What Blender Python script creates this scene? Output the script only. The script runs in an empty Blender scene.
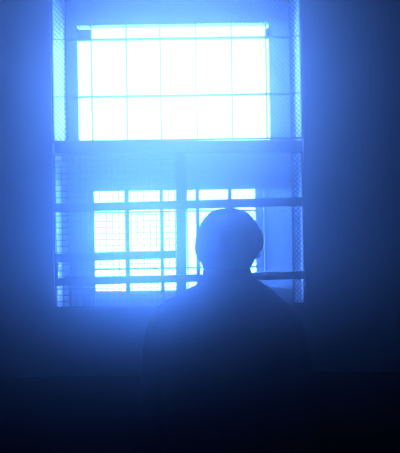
import bpy, bmesh, math, random
from mathutils import Vector, Matrix, noise

random.seed(7)
C = bpy.context.scene.collection
PI = math.pi
# ------------------------------------------------------------------ camera and measuring
F = 483.0                      # focal length in pixels of the 400 px wide frame
ROLL = math.radians(0.9)
CAM_Z = 1.67
YW = 2.28                      # inner face of the window wall
YG = 2.301                      # plane of the wire screens
YO = 2.52                      # plane of the glazing at the far end of the reveal


def at(px, py, y):
    """world (x, z) of a point seen at a pixel when it stands at distance y"""
    u, v = px - 200.0, 226.5 - py
    a = u * math.cos(ROLL) + v * math.sin(ROLL)
    b = -u * math.sin(ROLL) + v * math.cos(ROLL)
    return a / F * y, CAM_Z + b / F * y


def X(px, y, py=226.5):
    return at(px, py, y)[0]


def Z(py, y, px=181):
    return at(px, py, y)[1]


cam_d = bpy.data.cameras.new('camera')
cam = bpy.data.objects.new('camera', cam_d)
C.objects.link(cam)
cam.location = (0, 0, CAM_Z)
cam.rotation_euler = (PI / 2, ROLL, 0)
cam_d.sensor_fit = 'HORIZONTAL'
cam_d.sensor_width = 36
cam_d.lens = F / 400 * 36
cam_d.clip_start = 0.02
bpy.context.scene.camera = cam

# ------------------------------------------------------------------ materials
HAZE_NEAR = ((0.12, 0.993), (0.008, 0.93))  # narrow first lobe imitates lens bloom
GLOW_LOBES = ((1.36, 0.875),)  # added scattering volume, shaped to give the glow and its falloff
GLOW_X, GLOW_SX, GLOW_Z0, GLOW_Z1 = -0.045, 0.185, 1.46, 1.66

HAZE_FAR = ((0.004, 0.93),)


def mat(name, col, rough=0.7, metal=0.0, var=0.15, scale=12.0, bump=0.0, spec=0.3):
    m = bpy.data.materials.new(name)
    m.use_nodes = True
    nt = m.node_tree
    b = nt.nodes['Principled BSDF']
    b.inputs['Roughness'].default_value = rough
    b.inputs['Metallic'].default_value = metal
    b.inputs['Specular IOR Level'].default_value = spec
    tc = nt.nodes.new('ShaderNodeTexCoord')
    nz = nt.nodes.new('ShaderNodeTexNoise')
    nz.inputs['Scale'].default_value = scale
    nz.inputs['Detail'].default_value = 5
    rp = nt.nodes.new('ShaderNodeValToRGB')
    lo = tuple(c * (1 - var) for c in col)
    hi = tuple(min(1, c * (1 + var)) for c in col)
    rp.color_ramp.elements[0].position = 0.3
    rp.color_ramp.elements[1].position = 0.7
    rp.color_ramp.elements[0].color = (*lo, 1)
    rp.color_ramp.elements[1].color = (*hi, 1)
    nt.links.new(tc.outputs['Object'], nz.inputs['Vector'])
    nt.links.new(nz.outputs['Fac'], rp.inputs['Fac'])
    nt.links.new(rp.outputs['Color'], b.inputs['Base Color'])
    if bump:
        bp = nt.nodes.new('ShaderNodeBump')
        bp.inputs['Strength'].default_value = bump
        bp.inputs['Distance'].default_value = 0.01
        nt.links.new(nz.outputs['Fac'], bp.inputs['Height'])
        nt.links.new(bp.outputs['Normal'], b.inputs['Normal'])
    return m


M_WALL = mat('wall_paint', (0.20, 0.21, 0.22), 0.85, scale=5, var=0.12, bump=0.15)
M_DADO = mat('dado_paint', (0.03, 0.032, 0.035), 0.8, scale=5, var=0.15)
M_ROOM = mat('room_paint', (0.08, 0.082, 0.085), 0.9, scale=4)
M_FLOOR = mat('concrete_floor', (0.06, 0.06, 0.06), 0.8, scale=9, var=0.25)
M_REVEAL = mat('reveal_plaster', (0.80, 0.82, 0.84), 0.42, scale=14, var=0.05, spec=0.9)
M_SILL = mat('sill_paint', (0.05, 0.053, 0.06), 0.9, scale=14, var=0.15)


def infill(name, through):
    """painted-over sheet that lets a trace of daylight through"""
    m = mat(name, (0.20, 0.21, 0.22), 0.85, scale=8)
    nt = m.node_tree
    t_ = nt.nodes.new('ShaderNodeBsdfTranslucent')
    t_.inputs['Color'].default_value = (0.8, 0.9, 1.0, 1)
    x_ = nt.nodes.new('ShaderNodeMixShader')
    x_.inputs['Fac'].default_value = through
    nt.links.new(nt.nodes['Principled BSDF'].outputs['BSDF'], x_.inputs[1])
    nt.links.new(t_.outputs['BSDF'], x_.inputs[2])
    nt.links.new(x_.outputs['Shader'], nt.nodes['Material Output'].inputs['Surface'])
    return m


M_OUTER = infill('infill_dim', 0.055)
M_OUTER_L = infill('infill_paint', 0.06)
M_OUTER_R = infill('infill_bright', 0.15)  # light let through is set per board to balance their brightness
M_STEEL = mat('painted_steel', (0.05, 0.055, 0.065), 0.6, 0.0, scale=30, var=0.2)
M_WIRE = mat('wire_steel', (0.06, 0.065, 0.075), 0.55, 0.2, scale=40, var=0.2)
M_SASH = mat('window_steel', (0.10, 0.10, 0.11), 0.55, scale=25)
M_HAIR = mat('dark_hair', (0.012, 0.010, 0.009), 1.0, scale=60, var=0.3, spec=0.04)
M_SKIN = mat('skin', (0.36, 0.22, 0.16), 0.6, scale=30, var=0.06)
M_JACKET = mat('dark_cloth', (0.02, 0.021, 0.026), 0.9, scale=50, var=0.25, bump=0.2, spec=0.1)
M_TROUSER = mat('trouser_cloth', (0.018, 0.018, 0.02), 0.9, scale=50, var=0.25, spec=0.1)
M_SHOE = mat('shoe_leather', (0.012, 0.011, 0.010), 0.5, scale=30)
M_EYE = mat('eye_white', (0.7, 0.7, 0.68), 0.3, var=0.03)
M_CARD = mat('pale_card', (0.5, 0.52, 0.55), 0.5, scale=20, var=0.08)


def glass_mat():
    m = bpy.data.materials.new('window_glass')
    m.use_nodes = True
    nt = m.node_tree
    nt.nodes.clear()
    out = nt.nodes.new('ShaderNodeOutputMaterial')
    tr = nt.nodes.new('ShaderNodeBsdfTransparent')
    gl = nt.nodes.new('ShaderNodeBsdfGlossy')
    gl.inputs['Roughness'].default_value = 0.05
    fr = nt.nodes.new('ShaderNodeFresnel')
    fr.inputs['IOR'].default_value = 1.3
    nz = nt.nodes.new('ShaderNodeTexNoise')
    nz.inputs['Scale'].default_value = 6
    rp = nt.nodes.new('ShaderNodeValToRGB')
    rp.color_ramp.elements[0].color = (0.86, 0.89, 0.92, 1)
    rp.color_ramp.elements[1].color = (0.97, 0.98, 0.99, 1)
    mx = nt.nodes.new('ShaderNodeMixShader')
    nt.links.new(nz.outputs['Fac'], rp.inputs['Fac'])
    nt.links.new(rp.outputs['Color'], tr.inputs['Color'])
    nt.links.new(fr.outputs['Fac'], mx.inputs['Fac'])
    nt.links.new(tr.outputs['BSDF'], mx.inputs[1])
    nt.links.new(gl.outputs['BSDF'], mx.inputs[2])
    nt.links.new(mx.outputs['Shader'], out.inputs['Surface'])
    return m


M_GLASS = glass_mat()

# ------------------------------------------------------------------ builders


def tag(o, label=None, cat=None, group=None, kind=None):
    if label: o['label'] = label
    if cat: o['category'] = cat
    if group: o['group'] = group
    if kind: o['kind'] = kind
    return o


def link(name, me, m, parent=None):
    o = bpy.data.objects.new(name, me)
    me.materials.append(m)
    C.objects.link(o)
    if parent:
        o.parent = parent
        o.matrix_parent_inverse = Matrix.Translation(parent.location).inverted() if parent.type == 'EMPTY' else Matrix.Identity(4)
    return o


def obj(name, bm, m, parent=None, smooth=False):
    bmesh.ops.recalc_face_normals(bm, faces=bm.faces)
    me = bpy.data.meshes.new(name)
    bm.to_mesh(me)
    bm.free()
    if smooth:
        for p in me.polygons: p.use_smooth = True
    return link(name, me, m, parent)


def empty(name, loc, label, cat, group=None):
    o = bpy.data.objects.new(name, None)
    o.location = loc
    C.objects.link(o)
    return tag(o, label, cat, group)


def add_box(bm, x0, x1, y0, y1, z0, z1, bevel=0.0):
    r = bmesh.ops.create_cube(bm, size=1.0)
    vs = r['verts']
    for v in vs:
        v.co = Vector(((x0 + x1) / 2 + v.co.x * (x1 - x0), (y0 + y1) / 2 + v.co.y * (y1 - y0), (z0 + z1) / 2 + v.co.z * (z1 - z0)))
    if bevel:
        es = list({e for v in vs for e in v.link_edges})
        bmesh.ops.bevel(bm, geom=es, offset=bevel, segments=2, affect='EDGES', profile=0.5)


def add_quadbar(bm, ptl, ptr, pbr, pbl, y0, y1, bevel=0.0):
    """a flat bar whose front outline is four (x, z) corners"""
    vs = [bm.verts.new((p[0], y, p[1])) for y in (y0, y1) for p in (ptl, ptr, pbr, pbl)]
    fs = [(0, 1, 2, 3), (7, 6, 5, 4), (0, 4, 5, 1), (1, 5, 6, 2), (2, 6, 7, 3), (3, 7, 4, 0)]
    faces = [bm.faces.new([vs[i] for i in f]) for f in fs]
    if bevel:
        es = list({e for f in faces for e in f.edges})
        bmesh.ops.bevel(bm, geom=es, offset=bevel, segments=2, affect='EDGES', profile=0.5)


def add_tube(bm, pts, rad, n=5, caps=True):
    """tube along pts; rad is a number or one per point"""
    rings = []
    ref = Vector((0.13, 1, 0.07))
    for i, p in enumerate(pts):
        p = Vector(p)
        a = Vector(pts[max(0, i - 1)])
        b = Vector(pts[min(len(pts) - 1, i + 1)])
        t = (b - a).normalized()
        s = t.cross(ref)
        if s.length < 1e-4: s = t.cross(Vector((1, 0, 0)))
        s.normalize()
        w = s.cross(t)
        r = rad[i] if isinstance(rad, (list, tuple)) else rad
        rings.append([bm.verts.new(p + s * (r * math.cos(2 * PI * k / n)) + w * (r * math.sin(2 * PI * k / n))) for k in range(n)])
    for a, b in zip(rings, rings[1:]):
        for k in range(n):
            bm.faces.new((a[k], a[(k + 1) % n], b[(k + 1) % n], b[k]))
    if caps:
        bm.faces.new(rings[0][::-1])
        bm.faces.new(rings[-1])


def add_loft(bm, rings, n=28, power=2.0):
    """closed loft; ring = (cx, cy, z, rx, ry_front(+y), ry_back(-y))"""
    out = []
    for (cx, cy, z, rx, rf, rb) in rings:
        vs = []
        for k in range(n):
            a = 2 * PI * k / n
            ca, sa = math.cos(a), math.sin(a)
            e = 2.0 / power
            px = math.copysign(abs(ca) ** e, ca) * rx
            py = math.copysign(abs(sa) ** e, sa) * (rf if sa > 0 else rb)
            vs.append(bm.verts.new((cx + px, cy + py, z)))
        out.append(vs)
    for a, b in zip(out, out[1:]):
        for k in range(n):
            bm.faces.new((a[k], a[(k + 1) % n], b[(k + 1) % n], b[k]))
    bm.faces.new(out[0][::-1])
    bm.faces.new(out[-1])
    return out


def add_ball(bm, c, rx, ry, rz, u=16, v=10, rot=None):
    r = bmesh.ops.create_uvsphere(bm, u_segments=u, v_segments=v, radius=1)
    for q in r['verts']:
        p = Vector((q.co.x * rx, q.co.y * ry, q.co.z * rz))
        if rot: p = rot @ p
        q.co = p + Vector(c)


def fuse(bm, voxel, smooth=4, factor=0.5):
    """melt overlapping shells into one continuous skin and hand back a mesh"""
    bmesh.ops.recalc_face_normals(bm, faces=bm.faces)
    me = bpy.data.meshes.new('shells')
    bm.to_mesh(me)
    bm.free()
    o = bpy.data.objects.new('shells', me)
    C.objects.link(o)
    r = o.modifiers.new('r', 'REMESH')
    r.mode = 'VOXEL'
    r.voxel_size = voxel
    if smooth:
        s = o.modifiers.new('s', 'SMOOTH')
        s.iterations = smooth
        s.factor = factor
    dg = bpy.context.evaluated_depsgraph_get()
    res = bpy.data.meshes.new_from_object(o.evaluated_get(dg))
    bpy.data.objects.remove(o)
    for p in res.polygons: p.use_smooth = True
    res.materials.clear()
    return res


# ------------------------------------------------------------------ the room
RX0, RX1, RY0, CEIL = -2.1, 2.0, -3.2, 3.2
WT = 2.60                                         # outer face of the thick wall
OX0, OX1 = X(53, YW), X(305, YW)                  # window opening
OZ0, OZ1 = Z(307, YW), 2.93
YL, OS0 = YW + .038, OZ0 - .060                   # raised lip along the front of the sill
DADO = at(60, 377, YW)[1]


def struct(name, bm, m, label=None):
    o = obj(name, bm, m)
    return tag(o, label, None, None, 'structure')


bm = bmesh.new()
add_box(bm, RX0 - .2, RX1 + .2, RY0 - .2, WT + .0, -0.15, 0)
struct('floor', bm, M_FLOOR)
bm = bmesh.new()
add_box(bm, RX0 - .2, RX1 + .2, RY0 - .2, WT, CEIL, CEIL + .15)
struct('ceiling', bm, M_ROOM)
bm = bmesh.new()
add_box(bm, RX0 - .2, RX0, RY0, YW, 0, CEIL)
struct('wall_left', bm, M_ROOM)
bm = bmesh.new()
add_box(bm, RX1, RX1 + .2, RY0, YW, 0, CEIL)
struct('wall_right', bm, M_ROOM)
bm = bmesh.new()
add_box(bm, RX0 - .2, RX1 + .2, RY0 - .2, RY0, 0, CEIL)
struct('wall_back', bm, M_ROOM)
# the thick wall that holds the window
bm = bmesh.new()
add_box(bm, RX0 - .2, OX0, YW, WT, 0, CEIL)
add_box(bm, OX1, RX1 + .2, YW, WT, 0, CEIL)
add_box(bm, OX0, OX1, YW, YL, 0, OZ0)
add_box(bm, OX0, OX1, YL, WT, 0, OS0)
add_box(bm, OX0, OX1, YW, WT, OZ1, CEIL)
struct('wall_front', bm, M_WALL)
# dark painted band along the foot of the wall
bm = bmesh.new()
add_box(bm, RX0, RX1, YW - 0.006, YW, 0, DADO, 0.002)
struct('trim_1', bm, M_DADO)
# plastered reveal of the opening: two jambs, sill and head
for i, (x0, x1, z0, z1) in enumerate(((OX0, OX0 + .006, OS0 + .008, OZ1 - .006), (OX1 - .006, OX1, OS0 + .008, OZ1 - .006),
                                       (OX0, OX1, OS0, OS0 + .008), (OX0, OX1, OZ1 - .006, OZ1))):
    bm = bmesh.new()
    add_box(bm, x0, x1, YL + .0005 if i == 2 else YG + .012, YO + .03, z0, z1, 0.001)
    struct('trim_%d' % (i + 2), bm, M_SILL if i == 2 else M_REVEAL)

# infill that closes the outer face round the bright lights of the window
YI0, YI1 = 2.556, WT
UX0, UX1, UZ0, UZ1 = X(78, YI0, 80), X(269.5, YI0, 80), Z(141, YI0), Z(24, YI0)
LX0, LX1, LZ0, LZ1 = X(94, YI0, 240), X(256, YI0, 240), Z(290, YI0), Z(190, YI0)
SX0, SX1 = X(264.0, YI0, 240), X(265.1, YI0, 240)
bm = bmesh.new()
add_box(bm, OX0, OX1, YI0, YI1, UZ1, OZ1)          # above the upper light
add_box(bm, OX0, OX1, YI0, YI1, LZ1, UZ0)          # spandrel between the lights
add_box(bm, OX0, OX1, YI0, YI1, OS0, LZ0)
struct('wall_outer', bm, M_OUTER)
bm = bmesh.new()
add_box(bm, OX0, UX0, YI0, YI1, UZ0, UZ1)
add_box(bm, OX0, LX0, YI0, YI1, LZ0, LZ1)
struct('wall_outer_left', bm, M_OUTER_L)
bm = bmesh.new()
add_box(bm, UX1, OX1, YI0, YI1, UZ0, UZ1)
add_box(bm, LX1, SX0, YI0, YI1, LZ0, LZ1)          # narrow stile beside a slit of light
add_box(bm, SX1, OX1, YI0, YI1, LZ0, LZ1)
struct('wall_outer_right', bm, M_OUTER_R)


# ------------------------------------------------------------------ the two steel windows
def window(name, z0, z1, xs, zs, wv, wh, zv, x0=OX0 + .0065, x1=OX1 - .0065):
    y0, y1 = YO, YO + .028
    fr = bmesh.new()
    e = 0.004
    add_box(fr, x0, x0 + e, y0, y1, z0, z1)
    add_box(fr, x1 - e, x1, y0, y1, z0, z1)
    add_box(fr, x0 + e, x1 - e, y0, y1, z0, z0 + e)
    add_box(fr, x0 + e, x1 - e, y0, y1, z1 - e, z1)
    root = struct(name, fr, M_SASH)
    mu = bmesh.new()
    for x in xs:
        add_box(mu, x - wv / 2, x + wv / 2, y0 + .002, y1 - .002, zv[0], zv[1])
    for z in zs:
        add_box(mu, max(x0 + e, zv[2]), min(x1 - e, zv[3]), y0 + .003, y1 - .003, z - wh / 2, z + wh / 2)
    obj('glazing_bars', mu, M_SASH, root)
    gp = bmesh.new()
    xx = [x0 + e] + list(xs) + [x1 - e]
    zz = [z0 + e] + list(zs) + [z1 - e]
    for a, b in zip(xx, xx[1:]):
        for c, d in zip(zz, zz[1:]):
            add_box(gp, a, b, y0 + .012, y0 + .015, c, d)
    obj('panes', gp, M_GLASS, root)
    return root


ZT = Z(146.5, YO)
px1 = 1 * YO / F
w1 = window('window_1', ZT + .002, OZ1 - .008, [X(p, YO, 82) for p in (91.3, 126.5, 160.5, 196.5, 232, 266.6)],
            [Z(p, YO) for p in (95.5, 38)], 0.8 * px1, 0.6 * px1, (ZT + .006, UZ1 + .02, -9, 9))
bm = bmesh.new()
a, b = at(77, 40, YO), at(91, 29.5, YO)
add_box(bm, a[0], b[0], YO - .004, YO + .002, a[1], b[1], .001)
obj('corner_plate', bm, M_SASH, w1)
bm = bmesh.new()
a, b = at(266, 36.5, YO), at(272, 28.5, YO)
add_box(bm, a[0], b[0], YO - .004, YO + .002, a[1], b[1], .001)
obj('corner_plate', bm, M_SASH, w1)
w2 = window('window_2', OS0 + .010, ZT - .002, [X(p, YO, 240) for p in (92, 127.4, 162, 198, 230.5)],
            [Z(p, YO) for p in (211.3, 268)], 3.9 * px1, 1.6 * px1, (LZ0 - .01, LZ1 + .004, LX0 - .012, LX1 + .006))

# ------------------------------------------------------------------ wire screens


def chain_link(x0, x1, z0, z1, y, pw, ph, r):
    """woven diamond wire: vertical zigzag wires hooked into their neighbours"""
    m = bmesh.new()
    n = int(round((x1 - x0) / pw))
    pw = (x1 - x0) / n
    k = int(round((z1 - z0) / (ph / 2)))
    h = (z1 - z0) / k
    for i in range(n):
        pts = []
        for j in range(k + 1):
            s = (j + i) % 2
            x = x0 + (i + s) * pw
            x = min(max(x, x0 + r), x1 - r)
            pts.append((x, y + (r * 0.7 if s else -r * 0.7), z0 + j * h))
        add_tube(m, pts, r, 4)
    return m


def square_mesh(x0, x1, z0, z1, y, p, r):
    m = bmesh.new()
    nx = int(round((x1 - x0) / p))
    nz = int(round((z1 - z0) / p))
    for i in range(nx + 1):
        x = x0 + (x1 - x0) * i / nx
        add_tube(m, [(x + random.uniform(-.0008, .0008), y, z0 + (z1 - z0) * j / 6) for j in range(7)], r, 5)
    for i in range(nz + 1):
        z = z0 + (z1 - z0) * i / nz
        add_tube(m, [(x0 + (x1 - x0) * j / 6, y + 2 * r * 0.9, z + random.uniform(-.0008, .0008)) for j in range(7)], r, 5)
    return m


def rim(x0, x1, z0, z1, y, t, d=.010):
    m = bmesh.new()
    add_box(m, x0, x0 + t, y - d, y + d, z0, z1)
    add_box(m, x1 - t, x1, y - d, y + d, z0, z1)
    add_box(m, x0 + t, x1 - t, y - d, y + d, z0, z0 + t)
    add_box(m, x0 + t, x1 - t, y - d, y + d, z1 - t, z1)
    return m


pxg = YG / F
GX0, GX1 = OX0 + .001, OX1 - .001
GZ0, GZ1 = OZ0 + .001, OZ1 - .008
RT, RB = Z(140.5, YG), Z(152.3, YG)                # middle rail
PX0, PX1 = X(176, YG), X(186.3, YG)                # post
# upper diamond screen
up = empty('wire_screen', ((GX0 + GX1) / 2, YG, RT), 'wide diamond-wire screen across the taller upper window, above the middle steel rail', 'wire screen')
obj('frame', rim(GX0, GX1, RT + .001, GZ1, YG, .005), M_STEEL, up)
obj('diamond_mesh', chain_link(GX0 + .004, GX1 - .004, RT + .003, GZ1 - .004, YG, 2.3 * pxg, 5.0 * pxg, .0019), M_WIRE, up)
bm = bmesh.new()
for p in (37.2, 94.6):
    z = Z(p, YG)
    add_tube(bm, [(GX0 + .003, YG + .006, z), (GX1 - .003, YG + .006, z)], .0022, 6)
obj('stiffening_rods', bm, M_WIRE, up)
# lower left square screen
lo = empty('wire_screen', ((GX0 + PX0) / 2, YG, GZ0), 'square-grid wire screen left of the vertical post in the lower window', 'wire screen')
obj('frame', rim(GX0, PX0 - .001, GZ0, RB - .001, YG, .004), M_STEEL, lo)
obj('square_mesh', square_mesh(GX0 + 1.6 * pxg, PX0 - .003, GZ0 + .002, RB - .003, YG, 6.15 * pxg, .0019), M_WIRE, lo)
# lower right diamond screen
lr = empty('wire_screen', ((GX1 + PX1) / 2, YG, GZ0), 'diamond-wire screen right of the vertical post, partly behind the person', 'wire screen')
fr = rim(PX1 + .001, GX1, GZ0, RB - .001, YG, .006)
add_box(fr, PX1 + .007, GX1 - .006, YG - .009, YG + .009, GZ0 + .006, Z(303.5, YG, 300))
cx, cz = GX1 - .006, Z(303.5, YG, 300)
for (qx, qz, s, t) in ((cx, cz, -1, 1), (cx, RB - .007, -1, -1)):      # rounded inner corners
    vs0 = []
    R_ = .016
    for k in range(6):
        a = k / 5 * PI / 2
        vs0.append((qx + s * (R_ - R_ * math.sin(a)), qz + t * (R_ - R_ * math.cos(a))))
    f0 = [fr.verts.new((x, YG - .009, z)) for x, z in [(qx, qz)] + vs0]
    f1 = [fr.verts.new((x, YG + .009, z)) for x, z in [(qx, qz)] + vs0]
    fr.faces.new(f0)
    fr.faces.new(f1[::-1])
    for k in range(len(f0)):
        k2 = (k + 1) % len(f0)
        fr.faces.new((f0[k], f1[k], f1[k2], f0[k2]))
obj('frame', fr, M_STEEL, lr)
obj('diamond_mesh', chain_link(PX1 + .004, GX1 - .004, GZ0 + .004, RB - .003, YG, 2.3 * pxg, 5.0 * pxg, .0019), M_WIRE, lr)

# ------------------------------------------------------------------ rail, post and bars in front of the screens


def bar_thing(name, label, tl, tr, br, bl, y0, y1, ends=True, group=None):
    ax, az = at(*bl, y0)
    root = empty(name, ((at(*tl, y0)[0] + at(*tr, y0)[0]) / 2, y0, az), label, 'steel bar', group)
    m = bmesh.new()
    add_quadbar(m, at(*tl, y0), at(*tr, y0), at(*br, y0), at(*bl, y0), y0, y1, .0025)
    obj('bar', m, M_STEEL, root)
    return root


def bolts(root, pts, y, r=.0045):
    for p in pts:
        x, z = at(*p, y)
        m = bmesh.new()
        add_tube(m, [(x, y + .001, z), (x, y - .004, z)], [r, r * .8], 6)
        obj('bolt', m, M_STEEL, root)


YB0, YB1 = 2.274, 2.288
b1 = bar_thing('steel_rail', 'broad level steel rail between the upper and lower window screens', (54.2, 140.6), (302.2, 140.2), (302.4, 151.8), (54.4, 153.2), YB0 - .004, YB1 + .001)
bolts(b1, [(58, 147), (299, 146)], YB0 - .004)
b2 = bar_thing('steel_bar', 'long sloping flat steel bar just above the head of the person', (54.5, 203.6), (304.3, 197.0), (304.4, 206.0), (54.6, 212.4), YB0, YB1)
bolts(b2, [(58.5, 208), (301, 201.5)], YB0)
b3 = bar_thing('steel_bar', 'short flat steel bar ending at the vertical post, middle of the lower left screen', (55, 253.6), (175.8, 250.8), (175.8, 258.4), (55, 262.4), YB0, YB1)
bolts(b3, [(59, 258), (172.5, 254.8)], YB0)
bm = bmesh.new()
add_quadbar(bm, at(54.7, 262.6, YB0), at(57.6, 262.6, YB0), at(57.8, 278, YB0), at(54.9, 278, YB0), YB0 + .002, YB1 - .001, .001)
obj('end_plate', bm, M_STEEL, b3)
b4 = bar_thing('steel_bar', 'lowest long flat steel bar, passing behind the neck of the person', (55, 278.3), (305.3, 271.2), (305.4, 279.0), (55.1, 286.2), YB0, YB1)
bolts(b4, [(59.5, 282), (302, 275.3)], YB0)
b5 = bar_thing('steel_post', 'upright steel post dividing the lower window into two screens', (175.3, 152.6), (185.4, 152.6), (187.0, 306.3), (176.9, 306.3), YB1 + .001, YG + .008)

# pale card standing against the square mesh at its foot
YC = 2.352
bm = bmesh.new()
c = [at(83, 287.5, YC), at(95.2, 287.5, YC), at(96, 305.5, YC), at(80.5, 305.5, YC)]
zz = OS0 + .0085
c[2] = (c[2][0], zz); c[3] = (c[3][0], zz)
add_quadbar(bm, *c, YC, YC + .002)
card = obj('card', bm, M_GLASS)
tag(card, 'small clear pale-edged card standing on the sill behind the square wire screen', 'card')
bm = bmesh.new()
t = .0045
for p, q in ((c[0], c[1]), (c[1], c[2]), (c[2], c[3]), (c[3], c[0])):
    e = .0016
    add_tube(bm, [(p[0], YC - .001, max(p[1], zz + e)), (q[0], YC - .001, max(q[1], zz + e))], e, 5)
tag(obj('card_edge', bm, M_CARD, card), 'pale edging')

# ------------------------------------------------------------------ the person
YP = 1.28
KP = YP / F


def sil(py, xl, xr, y=YP):
    a, z = at(xl, py, y)
    b, z2 = at(xr, py, y)
    return (a + b) / 2, (z + z2) / 2, (b - a) / 2


HEAD = [(208.3, 224, 233), (210, 215, 242.5), (213, 208.5, 248), (218, 203.5, 253), (224, 199.8, 257.2), (231, 196.8, 261), (238, 195.2, 263.4), (245, 194.4, 263.2),
        (251, 194.6, 260.6), (257, 196.4, 257.4), (262, 199.6, 254), (267, 202.6, 251.2)]
hc_x, hc_z, _ = sil(240, 195.5, 263)
person = empty('person', (hc_x, YP, 0), 'person in dark clothing seen from behind, standing before the bright barred window', 'person')
TURN = Matrix.Rotation(math.radians(-14), 3, 'Z')   # head turned a little to the right
HC = Vector((hc_x, YP, 0))


def turned(bm_, verts=None):
    for v in (verts or bm_.verts):
        p = v.co - HC
        q = TURN @ p
        v.co = q + HC


# head, a fraction inside the outline of the hair; the face looks to the window (+y)
def head_shells(bm_):
    h = bmesh.new()
    prof = [(211.5, .42), (216, .62), (222, .80), (230, .92), (238, .97), (245, .98), (252, .96), (259, .90), (266, .80), (272, .66), (277, .46)]
    rings = []
    for py, w in prof:
        z = Z(py, YP, 229)
        rings.append((hc_x, YP, z, .074 * w, .098 * (w if py < 250 else min(1, w + .08)), .094 * (w if py < 258 else w * .86)))
    add_loft(h, rings[::-1], 28)
    zc = Z(245, YP, 229)
    # brow ridge, nose, lips, chin, jaw, ears
    add_ball(h, (hc_x, YP + .080, zc + .020), .046, .017, .010)
    add_loft(h, [(hc_x, YP + .098, zc - .026, .016, .022, .02), (hc_x, YP + .100, zc - .018, .015, .020, .02), (hc_x, YP + .095, zc, .009, .013, .02), (hc_x, YP + .090, zc + .018, .007, .009, .02)], 12)
    add_ball(h, (hc_x, YP + .090, zc - .042), .022, .011, .0055)
    add_ball(h, (hc_x, YP + .088, zc - .051), .019, .011, .0055)
    add_ball(h, (hc_x, YP + .070, zc - .074), .026, .022, .018)
    for s in (-1, 1):
        add_ball(h, (hc_x + s * .040, YP + .066, zc - .026), .020, .014, .022)        # cheeks
        add_ball(h, (hc_x + s * .076, YP - .002, zc - .010), .007, .018, .030, rot=Matrix.Rotation(math.radians(s * 18), 3, 'Z'))
    turned(h)
    me = bpy.data.meshes.new('t')
    h.to_mesh(me)
    h.free()
    bm_.from_mesh(me)
    bpy.data.meshes.remove(me)


NECK_L = [(258, 206.5, 247.5), (266, 205.5, 248), (272, 205, 248.5), (278, 204, 250), (286, 200, 255)]
OUT = [(273.5, 203.6, 250.2), (276, 203, 251.2), (279, 201.5, 255), (282, 198, 261), (285, 193.8, 265.6), (288, 187.4, 269.5), (292, 179.6, 273.8), (296, 172, 278.2), (301, 163.6, 284.4),
       (306, 158, 290.6), (312, 153.4, 295.6), (320, 150.2, 299.4)]
bx, bz, _ = sil(320, 149.5, 300)
SH = .192                                            # half shoulder joint width
z_sh = Z(318, YP, 228)


def arm_path(s, grow=0.0):
    """shoulder, elbow, wrist; the outer side follows the outline of the sleeve"""
    edge = [(316, 151.5, 298.6), (325, 147.2, 303.2), (338, 144.6, 306.4), (355, 142.2, 309.4), (378, 140.2, 312), (405, 138.6, 313.8), (435, 137.4, 315), (470, 137.2, 315.5), (515, 141, 312)]
    rad = [.046, .055, .058, .058, .055, .052, .050, .047, .040]
    ys = [0, 0, 0, -.002, -.006, -.008, -.004, .006, .03]
    pts = []
    for (py, xl, xr), r, dy in zip(edge, rad, ys):
        x, z = at(xl if s < 0 else xr, py, YP)
        pts.append((x - s * r, YP + dy, z))
    return pts, rad


body_bm = bmesh.new()
head_shells(body_bm)
add_loft(body_bm, [(sil(py, a, b)[0], YP - .012, sil(py, a, b)[1], sil(py, a, b)[2] - .002, .055, .058) for py, a, b in NECK_L][::-1], 24)
# torso, hips
tz = lambda f: f
add_loft(body_bm, [(bx, YP, .80, .165, .10, .11), (bx, YP, .92, .172, .11, .12), (bx, YP, 1.05, .150, .10, .10), (bx, YP, 1.18, .155, .11, .10), (bx, YP, 1.32, .170, .115, .105),
                   (bx, YP, z_sh - .02, .168, .10, .10), (bx + .004, YP - .005, z_sh + .03, .125, .075, .085), (hc_x, YP - .012, z_sh + .075, .075, .055, .062)], 28)
hands = []
for s in (-1, 1):
    pts, rad = arm_path(s)
    add_tube(body_bm, pts, [r - .012 for r in rad], 14)
    w = Vector(pts[-1])
    # palm and five fingers, hanging and slightly curled
    add_loft(body_bm, [(w.x, w.y + .012, w.z - .095, .012, .040, .040), (w.x, w.y + .010, w.z - .06, .014, .040, .038), (w.x, w.y + .004, w.z - .02, .016, .030, .030), (w.x, w.y, w.z + .01, .020, .026, .026)], 14)
    for k, (dy, ln) in enumerate(((.042, .068), (.020, .078), (-.004, .072), (-.026, .056))):
        b = Vector((w.x, w.y + dy, w.z - .088))
        add_tube(body_bm, [b, b + Vector((-s * .004, .002, -ln * .42)), b + Vector((-s * .016, .004, -ln * .75)), b + Vector((-s * .030, .004, -ln * .95))], [.0095, .009, .0082, .0068], 8)
    b = Vector((w.x - s * .004, w.y + .032, w.z - .035))
    add_tube(body_bm, [b, b + Vector((-s * .010, .026, -.022)), b + Vector((-s * .014, .036, -.050)), b + Vector((-s * .016, .038, -.070))], [.013, .011, .0095, .0075], 8)
    hx = bx + s * .090
    add_loft(body_bm, [(hx + s * .015, YP, .05, .034, .05, .045), (hx + s * .012, YP, .14, .036, .040, .046), (hx + s * .01, YP - .012, .32, .050, .046, .062), (hx + s * .006, YP, .48, .052, .056, .055), (hx, YP, .70, .078, .082, .085), (hx - s * .004, YP, .88, .086, .095, .105)], 18)
    add_loft(body_bm, [(hx + s * .018, YP + .055, .022, .038, .13, .09), (hx + s * .018, YP + .05, .05, .036, .10, .085), (hx + s * .016, YP + .01, .085, .034, .055, .055)], 16)
me = fuse(body_bm, .0055, 3, .5)
body = link('body', me, M_SKIN, person)
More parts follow.
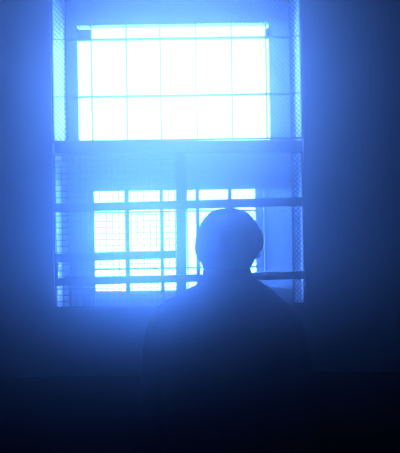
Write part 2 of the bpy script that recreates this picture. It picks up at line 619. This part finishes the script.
for s in (-1, 1):
    bm = bmesh.new()
    ez = Z(245, YP, 229) + .002
    add_ball(bm, (hc_x + s * .031, YP + .0795, ez), .0125, .0125, .0085)
    turned(bm)
    eye = obj('eye', bm, M_EYE, person, True)
    bm = bmesh.new()
    add_ball(bm, (hc_x + s * .031, YP + .0890, ez), .0055, .0040, .0055)
    turned(bm)
    obj('iris', bm, M_SHOE, eye, True)

# hair: short and thick, follows the outline down to the nape, open at the face
hb = bmesh.new()
hl = [(207.0, 227, 230)] + HEAD + [(271.5, 204.4, 249.6)]
hair_rings = []
for i, (py, a, b) in enumerate(hl):
    cx_, z, rx = sil(py, a, b)
    t = min(1.0, rx / .09)
    back = .112 * min(1, (rx / .0905) ** .9) if py < 252 else .112 * max(.50, 1 - (py - 250) / 55)
    hair_rings.append((cx_, YP, z, rx - .0015, .110 * t, back))
rr = add_loft(hb, hair_rings[::-1], 48)
for ring in rr:
    for v in ring:
        d = v.co - Vector((hc_x, YP, v.co.z))
        ang = math.degrees(math.atan2(d.y, abs(d.x)))        # 90 = face side
        dz = v.co.z - hc_z
        if ang > 20 and dz < .052:                            # face side: tuck into the head
            f = min(1, (ang - 20) / 22) * min(1, (.052 - dz) / .02)
            v.co.y = YP + d.y * (1 - .38 * f)
            v.co.x = hc_x + d.x * (1 - .20 * f)
bmesh.ops.recalc_face_normals(hb, faces=hb.faces)
bmesh.ops.subdivide_edges(hb, edges=hb.edges[:], cuts=3, smooth=0.6, use_grid_fill=True)
hb.normal_update()
for v in hb.verts:                                        # short wavy tufts
    q = v.co * 48
    q.z *= 0.55
    n_ = noise.noise(q) * .0034 + abs(noise.noise(v.co * 130)) * .0024 - .0012
    v.co += v.normal * n_
obj('hair', hb, M_HAIR, person, True)

# jacket with sleeves, one cloth skin
jb = bmesh.new()
rings = []
for py, a, b in OUT:
    cx_, z, rx = sil(py, a, b)
    t = min(1, max(0, (py - 273) / 40))
    rings.append((cx_, YP - .012 * (1 - t), z, rx, .060 + .055 * t, .064 + .050 * t))
low = [(340, 158, 292), (370, 160, 291), (420, 161, 290), (470, 160, 291), (530, 157, 294), (572, 156, 295)]
for py, a, b in low:
    cx_, z, rx = sil(py, a, b)
    rings.append((cx_, YP, z, rx, .130, .128))
add_loft(jb, rings[::-1], 36, 2.15)
for s in (-1, 1):
    pts, rad = arm_path(s)
    add_tube(jb, pts, rad, 18)
me = fuse(jb, .006, 5, .5)
for v in me.vertices:                                   # soft folds of cloth, kept off the outline
    n_ = noise.noise(Vector((v.co.x * 9, v.co.y * 9, v.co.z * 16))) * .004
    v.co.y += n_
link('jacket', me, M_JACKET, person)
bm = bmesh.new()
cr = []
for py, a, b in ((267.5, 203.2, 250.4), (272, 202.6, 251), (277, 202, 252.4), (281, 199.5, 256.5)):
    cx_, z, rx = sil(py, a, b)
    cr.append((cx_, YP - .012, z, rx, .064, .066))
add_loft(bm, cr[::-1], 32)
obj('collar', bm, M_JACKET, person, True)

# trousers and shoes
tb = bmesh.new()
add_loft(tb, [(bx, YP, .76, .180, .120, .130), (bx, YP, .90, .186, .125, .132), (bx, YP, 1.00, .168, .115, .115)], 28)
for s in (-1, 1):
    hx = bx + s * .090
    add_loft(tb, [(hx + s * .015, YP, .075, .062, .075, .072), (hx + s * .01, YP, .30, .064, .070, .078), (hx + s * .006, YP, .50, .070, .076, .076), (hx, YP, .72, .090, .098, .102), (hx - s * .004, YP, .86, .098, .112, .122)], 20)
link('trousers', fuse(tb, .009, 4, .5), M_TROUSER, person)
for s in (-1, 1):
    sx = bx + s * .108
    bm = bmesh.new()
    add_loft(bm, [(sx, YP + .055, .0, .050, .160, .125), (sx, YP + .055, .025, .052, .162, .127), (sx, YP + .05, .055, .048, .130, .118), (sx, YP + .01, .105, .046, .070, .075)], 22, 2.2)
    obj('shoe', bm, M_SHOE, person, True)

# ------------------------------------------------------------------ haze in the room
Y_MID = 1.06
GLOW_Y0, GLOW_Y1 = 0.20, 0.85


def glow_density(nt):
    """added volume shaped to spread the window glow: dense over its middle, thinning out sideways, downwards and towards its near edge"""
    def math_(op, a, b=None):
        n = nt.nodes.new('ShaderNodeMath')
        n.operation = op
        for i, q in enumerate((a, b)):
            if q is None: continue
            if isinstance(q, (int, float)): n.inputs[i].default_value = q
            else: nt.links.new(q, n.inputs[i])
        return n.outputs[0]

    def fade(v, a, b):
        n = nt.nodes.new('ShaderNodeMapRange')
        n.interpolation_type = 'SMOOTHSTEP'
        nt.links.new(v, n.inputs['Value'])
        n.inputs['From Min'].default_value = a
        n.inputs['From Max'].default_value = b
        return n.outputs['Result']
    tc = nt.nodes.new('ShaderNodeTexCoord')
    sp = nt.nodes.new('ShaderNodeSeparateXYZ')
    nt.links.new(tc.outputs['Object'], sp.inputs[0])
    x, y, z = sp.outputs
    d = math_('DIVIDE', math_('SUBTRACT', x, GLOW_X), GLOW_SX)
    gx = math_('EXPONENT', math_('MULTIPLY', math_('MULTIPLY', d, d), -0.5))
    k = math_('MULTIPLY', gx, fade(z, GLOW_Z0, GLOW_Z1))
    return math_('MULTIPLY', k, fade(y, GLOW_Y0, GLOW_Y0 + .2))


def haze(name, y0, y1, lobes, label, shaped=False):
    m = bpy.data.materials.new('thin_haze')
    m.use_nodes = True
    nt = m.node_tree
    nt.nodes.clear()
    out = nt.nodes.new('ShaderNodeOutputMaterial')
    last = None
    for dens, g in lobes:                  # scatter lobes; the narrowest imitates lens bloom
        vs = nt.nodes.new('ShaderNodeVolumeScatter')
        vs.inputs['Color'].default_value = (0.9, 0.95, 1.0, 1)
        vs.inputs['Density'].default_value = dens
        if shaped:
            mu = nt.nodes.new('ShaderNodeMath')
            mu.operation = 'MULTIPLY'
            mu.inputs[1].default_value = dens
            nt.links.new(glow_density(nt), mu.inputs[0])
            nt.links.new(mu.outputs[0], vs.inputs['Density'])
        vs.inputs['Anisotropy'].default_value = g
        if last is None:
            last = vs.outputs['Volume']
        else:
            ad = nt.nodes.new('ShaderNodeAddShader')
            nt.links.new(last, ad.inputs[0])
            nt.links.new(vs.outputs['Volume'], ad.inputs[1])
            last = ad.outputs['Shader']
    nt.links.new(last, out.inputs['Volume'])
    bm = bmesh.new()
    add_box(bm, RX0 + .004, RX1 - .004, y0, y1, .004, CEIL - .004)
    return tag(obj(name, bm, m), label, 'haze', None, 'stuff')


haze('haze', RY0 + .004, Y_MID, HAZE_NEAR, 'denser blue haze filling the dim room behind the person, also imitating lens bloom')
haze('glow_volume', GLOW_Y0, GLOW_Y1, GLOW_LOBES, 'added scattering volume that makes the blue glow, just behind the person', True)
haze('haze', 1.51, YW - .018, HAZE_FAR, 'thin blue haze between the person and the barred window')

# ------------------------------------------------------------------ the bright sky outside
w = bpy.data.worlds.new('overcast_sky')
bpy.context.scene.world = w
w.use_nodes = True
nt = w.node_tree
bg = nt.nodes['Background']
tc = nt.nodes.new('ShaderNodeTexCoord')
sp = nt.nodes.new('ShaderNodeSeparateXYZ')
mr = nt.nodes.new('ShaderNodeMapRange')
mr.inputs['From Min'].default_value = -0.2
mr.inputs['From Max'].default_value = 1.0
rp = nt.nodes.new('ShaderNodeValToRGB')
SKY_TOP = (0.20, 0.42, 1.0, 1)
SKY_LOW, SKY_HIGH = (0.062, 0.205, 0.86, 1), (0.056, 0.134, 0.48, 1)
el = rp.color_ramp.elements
el[0].position = 0.17; el[0].color = SKY_LOW
el[1].position = 0.25; el[1].color = SKY_HIGH
e3 = el.new(0.48); e3.color = SKY_HIGH
e3 = el.new(0.70); e3.color = SKY_TOP
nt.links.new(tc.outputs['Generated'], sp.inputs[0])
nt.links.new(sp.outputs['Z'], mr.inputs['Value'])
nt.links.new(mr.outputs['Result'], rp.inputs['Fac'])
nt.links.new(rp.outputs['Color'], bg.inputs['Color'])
# sky strength raised out of view at both sides, added to light the jambs
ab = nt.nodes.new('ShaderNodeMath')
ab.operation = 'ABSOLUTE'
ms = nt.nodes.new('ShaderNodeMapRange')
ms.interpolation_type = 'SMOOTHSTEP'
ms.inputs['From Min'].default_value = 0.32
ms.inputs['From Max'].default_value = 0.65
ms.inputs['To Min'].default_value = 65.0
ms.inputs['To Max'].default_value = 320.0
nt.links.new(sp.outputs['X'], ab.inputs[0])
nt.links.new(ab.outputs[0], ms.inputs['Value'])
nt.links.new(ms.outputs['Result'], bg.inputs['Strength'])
# portals guide the sky light in through the two lights of the window
for (x0, x1, z0, z1) in ((UX0, UX1, UZ0, UZ1), (LX0, LX1, LZ0, LZ1)):
    ld = bpy.data.lights.new('sky_portal', 'AREA')
    ld.shape = 'RECTANGLE'
    ld.size = x1 - x0
    ld.size_y = z1 - z0
    ld.cycles.is_portal = True
    lo_ = bpy.data.objects.new('sky_portal', ld)
    C.objects.link(lo_)
    lo_.location = ((x0 + x1) / 2, WT - .015, (z0 + z1) / 2)
    lo_.rotation_euler = (-PI / 2, 0, 0)               # shines to -y

sc = bpy.context.scene
sc.view_settings.view_transform = 'Standard'
sc.view_settings.look = 'None'
sc.view_settings.exposure = 0
sc.view_settings.gamma = 1
sc.cycles.use_denoising = True
sc.cycles.max_bounces = 8
sc.cycles.volume_bounces = 1
sc.cycles.transparent_max_bounces = 16
sc.cycles.sample_clamp_indirect = 4.0
